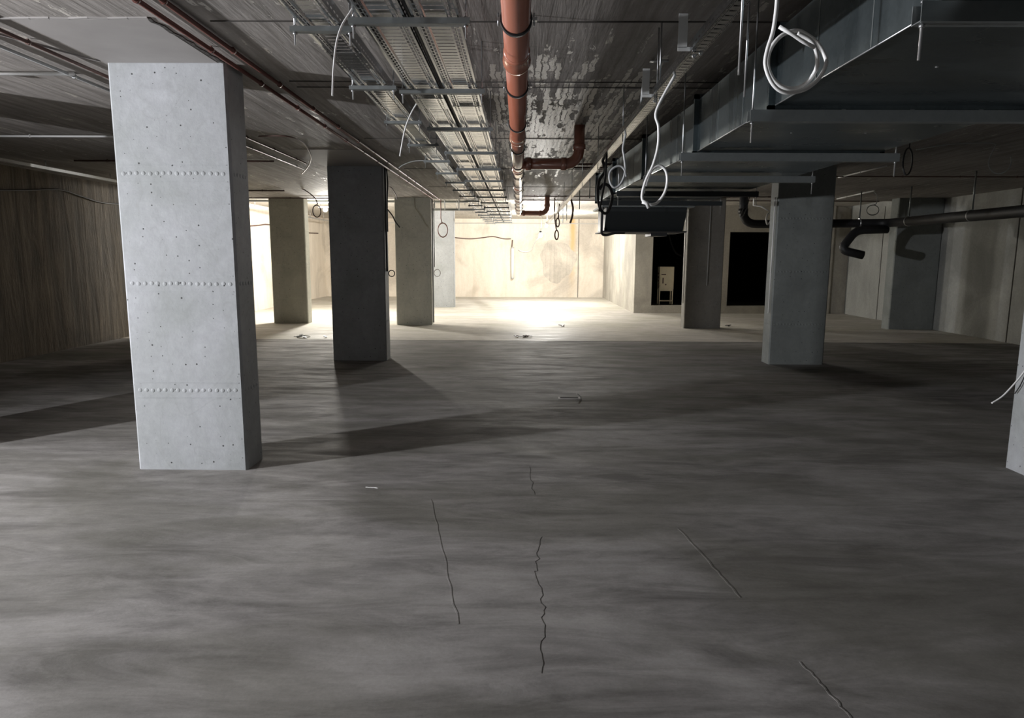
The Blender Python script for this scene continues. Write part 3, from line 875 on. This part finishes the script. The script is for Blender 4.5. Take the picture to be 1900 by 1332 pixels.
# trays crossing the far bay
def cross_tray(label, y, z, x0, x1, w=0.12):
    t = thing('cable_tray', label, 'cable tray', ((x0 + x1) / 2, y, z), 'cable trays crossing the far bay')
    L = (x1 - x0) / 2
    MB().box(-L, L, -w / 2, w / 2, 0, 0.002).build('tray_base', M_ZINC, t)
    for s in (-1, 1):
        MB().box(-L, L, s * w / 2 - 0.001, s * w / 2 + 0.001, 0, 0.05).build('side_rail', M_ZDARK, t)
    k = max(1, int(2 * L / 1.3))
    for i in range(k):
        MB().tube([(-L + 0.6 + i * 1.3, 0, 0), (-L + 0.6 + i * 1.3, 0, H2 - z)], 0.006, 6).build('threaded_rod', M_ZINC, t)
cross_tray('upper cross tray of the far bay, behind the pillars', 16.9, 2.83, -7.0, -1.08)
cross_tray('lower cross tray of the far bay, right of the mid grey pillar', 16.6, 2.62, -2.1, -1.08, 0.08)
for k, (xx, yy) in enumerate(((-1.93, 15.75), (-1.72, 15.95), (-1.40, 16.0))):
    cable('conduit', '%s short grey drop from the soffit edge to the cross trays' % ('left', 'middle', 'right')[k], [(xx, yy, 2.80 if k == 0 else 2.94), (xx, yy + 0.05, 2.60)], 0.013, M_GREYC, 'conduit')

# ------------------------------------------------------------------ conduits and cables on the pillars
def drop(label, pts, r, mat, cat='conduit', name='conduit'):
    return cable(name, label, pts, r, mat, cat)
drop('black conduit down the right side of the darkest pillar', smooth([(-1.952, 10.12, 2.81), (-1.952, 10.12, 2.3), (-1.952, 10.12, 1.6), (-1.952, 10.12, 1.32)], 3), 0.014, M_RUBBER)
drop('second black cable bowing beside the darkest pillar', smooth([(-1.94, 10.18, 2.81), (-1.93, 10.2, 2.6), (-1.94, 10.2, 2.42), (-1.945, 10.2, 2.2), (-1.945, 10.2, 1.9)]), 0.010, M_RUBBER, 'cable', 'black_cable')
cable('cable_coil', 'small dark coil at the foot of the cable on the darkest pillar', loop((-1.89, 10.15, 1.29), 0.045, 0.045, 1.6), 0.007, M_RUBBER)
drop('grey conduit down the right side of the mid grey pillar', [(-1.945, 15.45, 2.81), (-1.945, 15.45, 0.05)], 0.018, M_GREYC)
drop('black cable clipped beside the conduit of the mid grey pillar', [(-1.905, 15.42, 2.7), (-1.905, 15.42, 1.30)], 0.009, M_RUBBER, 'cable', 'black_cable')
cable('cable_coil', 'small thin coil hanging from the conduit of the mid grey pillar', loop((-1.84, 15.4, 1.17), 0.07, 0.08, 1.2), 0.006, M_BRN)
drop('pale conduit down the left side of the dark right pillar', [(3.645, 9.99, 2.4), (3.645, 9.99, 0.75)], 0.009, M_WHITE)
drop('white conduit down the left side of the dark brown pillar', [(3.605, 15.08, 2.75), (3.605, 15.08, 0.55)], 0.012, M_WHITE)
drop('thin pale cable hanging down the front of the dark brown pillar', [(4.074, 14.900, 2.711), (4.075, 14.900, 1.976), (4.066, 14.900, 0.939)], 0.007, M_GREYC, 'cable', 'cable_tail')

cable('cable_coil', 'dark red coil hanging in front of the pale far pillar', hung([(-1.859, 16.400, 2.643), (-1.862, 16.400, 2.431), (-1.837, 16.400, 2.331)]) + loop((-1.814, 16.400, 2.155), 0.115, 0.165, 2.1), 0.012, M_RED)
cable('cable_coil', 'brown coil hanging left of the ceiling lamp', smooth([(-5.321, 13.500, 2.895), (-4.536, 13.500, 2.878), (-4.224, 13.500, 2.828), (-3.989, 13.500, 2.666), (-3.931, 13.500, 2.543)], 5) + loop((-3.947, 13.500, 2.399), 0.075, 0.115, 1.1, yaw=0.3), 0.010, M_BRN)
cable('cable_coil', 'black slack cable looped on the ceiling left of the darkest pillar', smooth([(-2.760, 7.433, 2.790), (-2.519, 7.397, 2.790), (-2.420, 7.527, 2.790), (-2.437, 7.953, 2.790), (-2.646, 8.881, 2.790), (-2.970, 9.826, 2.790), (-3.344, 10.717, 2.790)]), 0.008, M_BRN)
cable('black_cable', 'black cable end hanging in front of the mid grey pillar', smooth([(-2.494, 13.000, 2.835), (-2.394, 13.000, 2.806), (-2.307, 13.000, 2.669), (-2.288, 13.000, 2.591)]), 0.007, M_BRN)
cable('black_cable', 'thick black cable end slanting across the mid grey pillar', hung(smooth([(-2.735, 14.200, 2.524), (-2.606, 14.200, 2.363), (-2.542, 14.200, 2.233), (-2.456, 14.200, 2.125)])), 0.014, M_RUBBER)
cable('cable_coil', 'pale thin coil hanging from the ceiling at the right edge', smooth([(4.246, 7.600, 2.698), (4.585, 7.600, 2.755), (4.984, 7.600, 2.772), (5.089, 7.600, 2.756)], 5) + loop((5.160, 7.600, 2.578), 0.125, 0.125, 0.62, a0=pi * 0.92), 0.006, M_GREYC)
cable('cable_coil', 'dark coil under the duct beside its last near hanger', hung(loop((3.568, 6.500, 2.426), 0.06, 0.12, 2.3, yaw=0.4)), 0.006, M_BLKPIPE)
cable('cable_coil', 'thin grey coil beside the black pipe, below the white conduit', smooth([(5.802, 11.500, 2.628), (5.862, 11.500, 2.542), (5.854, 11.500, 2.430)]) + loop((5.810, 11.500, 2.326), 0.10, 0.08, 1.5), 0.007, M_GREYC)
cable('cable_coil', 'white hook of cable above the black pipe, left of the dark right pillar', smooth([(4.531, 12.600, 2.355), (4.475, 12.600, 2.317), (4.461, 12.600, 2.221), (4.485, 12.600, 2.145), (4.531, 12.600, 2.183), (4.565, 12.600, 2.260), (4.541, 12.600, 2.336)]), 0.016, M_WHITE)
cable('cable_tail', 'pair of thin dark tails below the last duct hanger, left one', [(2.62, 7.84, 2.225)] + [(2.544, 7.840, 2.227), (2.515, 7.840, 2.103), (2.484, 7.840, 1.996)], 0.005, M_RUBBER)
cable('cable_tail', 'pair of thin dark tails below the last duct hanger, right one', [(2.64, 7.84, 2.225)] + [(2.574, 7.840, 2.227), (2.551, 7.840, 2.103), (2.514, 7.840, 2.002)], 0.005, M_RUBBER)
# white cable looping out from the pillar at the right edge
cable('cable_tail', 'white cable end sticking out in front of the right edge pillar', smooth([(3.307, 4.300, 1.012), (3.251, 4.300, 0.915), (3.209, 4.300, 0.839), (3.159, 4.300, 0.765), (3.091, 4.300, 0.681), (3.027, 4.300, 0.635)]), 0.0052, M_WHITE)
cable('black_cable', 'dark cable bent in front of the right edge pillar', smooth([(3.640, 4.776, 0.914), (3.640, 4.852, 0.748), (3.640, 4.899, 0.640), (3.640, 4.942, 0.572)]), 0.004, M_RUBBER)

# things hanging in the far bay, right of the bulbs
cable('cable_tail', 'thick dark cable end hanging from the rail right of the bulbs', smooth([(1.057, 14.800, 2.882), (1.094, 14.800, 2.726), (1.130, 14.800, 2.580), (1.122, 14.800, 2.412), (1.079, 14.800, 2.254)]), 0.022, M_BRN)
cable('cable_coil', 'upper small dark coil hanging right of the bulbs', smooth([(0.855, 15.000, 2.673), (0.845, 15.000, 2.514), (0.836, 15.000, 2.388)]) + loop((0.826, 15.000, 2.274), 0.037, 0.09, 1.6, yaw=0.2), 0.014, M_BRN)
cable('cable_coil', 'lower small dark coil hanging right of the bulbs', hung(smooth([(0.768, 15.300, 2.498), (0.782, 15.300, 2.323), (0.808, 15.300, 2.160)])) + loop((0.822, 15.300, 2.020), 0.041, 0.10, 1.6, yaw=0.2), 0.014, M_BRN)
ROD = [((1.033, 16.600, 2.956), (1.043, 16.600, 2.339)), ((1.054, 15.600, 2.907), (1.064, 15.600, 2.352)), ((0.941, 18.000, 2.979), (0.946, 18.000, 2.597)), ((1.159, 13.500, 2.897), (1.167, 13.500, 2.460)), ((1.100, 11.000, 2.870), (1.109, 11.000, 2.458))]
for k, (a, b) in enumerate(ROD):
    top = H if a[1] < YS else H2
    cable('threaded_rod', '%s of five bare rods right of the far bulbs, counted from the left' % ordn[(1, 2, 0, 3, 4)[k]], [(a[0], a[1], top), (a[0], a[1], b[2])], 0.008, M_ZDARK, 'rod')
cable('threaded_rod', 'bare threaded rod hanging between the rail and the duct hanger', [(0.955, 3.05, H), (0.955, 3.05, (0.902, 3.050, 2.226)[2])], 0.0042, M_ZINC, 'rod')
ra = (0.774, 3.980, 2.808)
cable('threaded_rod', 'long thin rod dropping from the ceiling onto the second bracket of the rail', [(ra[0], 3.98, H), (ra[0], 3.98, 2.50)], 0.0045, M_ZINC, 'rod')

# ------------------------------------------------------------------ black waste pipe on the right
def elbow(pts, rad, n=6):
    """polyline with rounded corners"""
    P = [Vector(p) for p in pts]; out = [P[0]]
    for a, b, c in zip(P, P[1:], P[2:]):
        d1 = (a - b).normalized(); d2 = (c - b).normalized()
        p, q = b + d1 * rad, b + d2 * rad
        for i in range(n + 1):
            t = i / n
            out.append(p * (1 - t) ** 2 + b * 2 * t * (1 - t) + q * t * t)
    out.append(P[-1]); return out
wp = thing('waste_pipe', 'thick black insulated waste pipe crossing the right side below the ceiling', 'pipe', (0, 0, 0))
main = [(4.42, 13.8, 2.82), (4.42, 13.8, 2.20), (7.15, 13.55, 2.22), (6.55, 9.2, 2.16), (6.0, 5.2, 2.12)]
MB().tube(elbow(main, 0.28), 0.082, 20).build('pipe_barrel', M_BLKPIPE, wp)
for p, ax in (((4.42, 13.8, 2.45), 'z'), ((5.9, 13.66, 2.215), 'x')):
    MB().ring(p, 0.080, 0.094, 0.05, 24, ax).build('socket', M_BLKPIPE, wp)
MB().tube(elbow([(7.10, 13.45, 2.10), (6.50, 13.45, 2.08), (6.18, 13.35, 1.70), (6.60, 13.3, 1.60)], 0.16), 0.08, 18).build('branch_pipe', M_BLKPIPE, wp)
for (x, y, z) in ((5.2, 13.73, 2.2), (6.62, 13.6, 2.22), (7.02, 12.6, 2.21), (6.72, 10.4, 2.18), (6.4, 8.0, 2.14)):
    cl = MB()
    d = 'x' if y > 13 else 'y'
    cl.ring((x, y, z), 0.080, 0.090, 0.014, 24, d)
    co = cl.build('pipe_clamp', M_ZINC, wp)
    MB().tube([(x, y, z + 0.088), (x, y, H)], 0.013, 8).build('threaded_rod', M_ZDARK, co)

# ------------------------------------------------------------------ cream cabinet on its stand in the opening
cb = thing('cabinet', 'cream electrical cabinet on a four legged stand inside the wall opening', 'cabinet', (4.20, 19.75, 0.205))
MB().box(-0.20, 0.21, -0.15, 0.15, 0.43, 1.07).build('cabinet_body', M_CREAM, cb, bevel=0.008)
dr = MB().box(-0.165, 0.185, -0.165, -0.151, 0.46, 1.04).build('door', M_CREAM, cb, bevel=0.004)
MB().box(-0.115, -0.09, -0.185, -0.166, 0.60, 0.76).build('handle', M_BRN, dr)
MB().box(-0.15, -0.02, -0.170, -0.166, 0.84, 0.865).build('door_label', M_BRN, dr)
MB().ring((-0.02, -0.172, 0.57), 0.006, 0.02, 0.006, 12).build('lock', M_BRN, dr)
for sx in (-0.18, 0.19):
    for sy in (-0.13, 0.13):
        MB().box(sx - 0.014, sx + 0.014, sy - 0.014, sy + 0.014, 0.0, 0.43).build('leg', M_CREAM, cb)
MB().box(-0.162, 0.172, -0.142, -0.118, 0.09, 0.12).build('stretcher', M_CREAM, cb)
MB().box(-0.162, 0.172, -0.145, -0.115, 0.385, 0.43).build('top_rail', M_CREAM, cb)
for i in range(5):
    hs = MB().box(-0.225, -0.20, -0.12, -0.05, 0.45 + i * 0.1, 0.50 + i * 0.1)
    hs.build('socket', M_BRN, cb)
# dark cable sagging behind the opening
cable('black_cable', 'black cable sagging across the dark opening above the cream cabinet', smooth([(4.350, 20.300, 2.280), (4.441, 20.300, 1.970), (4.611, 20.300, 1.658), (4.932, 20.300, 1.534)]), 0.03, M_BLKPIPE)

# ------------------------------------------------------------------ end wall: cable, tube lamp, white cable
cable('wall_cable', 'brown cable running along the end wall to the white tube', smooth([(-2.568, 26.150, 2.256), (-1.915, 26.150, 2.198), (-1.405, 26.150, 2.241), (-0.997, 26.150, 2.283), (-0.589, 26.150, 2.204), (-0.324, 26.150, 2.205)]), 0.018, M_BRN)
cable('wall_cable', 'short lead from the wall cable down to the white tube', [(-0.262, 26.120, 2.165), (-0.282, 26.120, 1.903)], 0.018, M_BRN)
tb = thing('white_tube', 'white vertical tube standing out on the end wall', 'tube', (-0.258, 26.100, 1.338))
tb.location = (tb.location[0], 26.1, 1.3)
MB().tube([(0, 0, -0.56), (0, 0, 0.56)], 0.055, 12).build('tube_body', M_TUBE, tb)
MB().ring((0, 0, 0.57), 0.02, 0.06, 0.02, 12, 'z').build('end_cap', M_GREYC, tb)
MB().ring((0, 0, -0.57), 0.02, 0.06, 0.02, 12, 'z').build('end_cap', M_GREYC, tb)
cable('white_cable', 'white cable hanging in an arc left of the bulbs', smooth([(BULBS[1][0], BULBS[1][1] + 0.02, BULBS[1][2] + 0.10)] + [(0.514, 18.300, 2.040), (0.451, 19.200, 1.975), (0.397, 20.200, 1.826), (0.335, 21.200, 1.708), (0.145, 22.500, 1.682), (-0.033, 23.800, 1.763)]), 0.02, M_WHITE)
cable('wall_cable', 'dark cable running along the top of the rough left wall', smooth([(-7.420, 9.312, 2.402), (-7.420, 10.327, 2.489), (-7.420, 11.181, 2.578), (-7.420, 11.719, 2.522), (-7.420, 12.312, 2.460), (-7.420, 13.162, 2.485), (-7.420, 14.349, 2.506)]), 0.012, M_RUBBER)
cable('wall_cable', 'brown cable on the beige stretch of the left wall between the pillars', smooth([(-7.380, 18.574, 2.313), (-7.380, 19.541, 2.385), (-7.380, 20.389, 2.438), (-7.380, 22.299, 2.370), (-7.380, 23.395, 2.322), (-7.380, 25.273, 2.348)]), 0.018, M_BRN)

# ------------------------------------------------------------------ lamps
def bulb_thing(loc, label, top):
    t = thing('hanging_bulb', label, 'lamp', loc, 'bare bulbs of the far bay')
    b = MB().ball((0, 0, 0), 0.045, 1.15).build('bulb', M_BULB, t)
    b.visible_shadow = True
    MB().ring((0, 0, 0.085), 0.01, 0.03, 0.03, 14, 'z').build('lamp_holder', M_RUBBER, t)
    MB().tube([(0, 0, 0.1), (0.02, 0, 0.3), (0.03, 0, top - loc[2])], 0.008, 6).build('flex', M_WHITE, t)
    return t
bulb_thing(BULBS[0], 'lit bare bulb hanging at the end wall, upper one', H2)
bulb_thing(BULBS[1], 'lit bare bulb hanging at the end wall, lower one', H2)
sl = thing('ceiling_lamp', 'glaring lamp under the ceiling at the left edge of the darkest pillar', 'lamp', SLOT)
MB().box(-0.16, 0.16, -0.06, 0.06, 0.03, 0.06).build('lamp_housing', M_ZINC, sl)
MB().ball((0, 0, -0.02), 0.055).build('bulb', M_BULB, sl)
for sx in (-0.12, 0.12):
    MB().tube([(sx, 0, 0.06), (sx, 0, H2 - SLOT[2])], 0.006, 6).build('threaded_rod', M_ZINC, sl)
fl = thing('floodlight', 'builders floodlight on a tripod, outside the left of the photo', 'lamp', (FLOOD[0], FLOOD[1], 0))
hd = Matrix.Rotation(FL_AZ, 4, 'Z'); hd.translation = Vector((0, 0, FLOOD[2]))
MB().obox(hd, 0.07, 0.27, 0.21).build('lamp_head', M_ZDARK, fl, bevel=0.006)
hd2 = hd.copy(); hd2.translation = Vector((0.038 * cos(FL_AZ), 0.038 * sin(FL_AZ), FLOOD[2]))
MB().obox(hd2, 0.005, 0.23, 0.17).build('lamp_glass', M_BULB, fl)
MB().tube([(0, 0, 0.5), (0, 0, FLOOD[2] - 0.12)], 0.014, 10).build('pole', M_ZDARK, fl)
for k in range(3):
    a = k * 2 * pi / 3 + 0.5
    MB().tube([(0, 0, 0.62), (0.22 * cos(a), 0.22 * sin(a), 0.012)], 0.012, 8).build('leg', M_ZDARK, fl)

# ------------------------------------------------------------------ small things on the floor
dn_ = thing('floor_box', 'small open metal floor box with a raised lid in the middle of the floor', 'floor box', (0.57, 7.40, 0))
MB().box(-0.13, 0.11, -0.05, 0.05, 0.0, 0.006).build('frame', M_PALE, dn_)
MB().box(-0.11, 0.09, -0.035, 0.03, 0.006, 0.008).build('opening', M_BLACK, dn_)  # flat black plate, painted in place of the shade inside the box
q = Matrix.Rotation(radians(35), 4, 'Y'); q.translation = Vector((0.10, 0, 0.03))
MB().obox(q, 0.06, 0.08, 0.004).build('lid', M_PALE, dn_)
def debris(label, c, spread, n, mat, cat='rubble', sz=0.05):
    t = thing('loose_offcuts', label, cat, (c[0], c[1], 0))
    for i in range(n):
        a = random.uniform(0, pi)
        L = sz * random.uniform(0.6, 1.6)
        q = Matrix.Rotation(a, 4, 'Z') @ Matrix.Rotation(random.uniform(-.25, .25), 4, 'Y')
        q.translation = Vector((random.uniform(-spread, spread), random.uniform(-spread * 0.5, spread * 0.5), 0.012 + abs(L) * 0.1))
        MB().obox(q, L, L * 0.22, 0.014).build('offcut', mat, t)
    return t
debris('dark offcuts lying on the pale slab at the joint, below the pipe', (0.02, 13.15), 0.16, 7, M_BRN, 'rubble', 0.12)
debris('wire offcuts on the pale floor left of the darkest pillar', (-3.95, 12.85), 0.35, 6, M_GREYC, 'rubble', 0.15)
debris('dark lump beside the foot of the dark brown pillar', (4.78, 15.45), 0.05, 3, M_RUBBER, 'rubble', 0.11)
debris('dark chip on the bright floor right of the trays', (0.96, 15.2), 0.03, 2, M_BRN, 'rubble', 0.10)
cable('paint_streak', 'thin white plaster streak on the floor right of the near pillar', wob((-1.03, 4.42, 0.002), (-0.94, 4.40, 0.002), 8, 0.004), 0.0022, M_WHITE, 'streak')
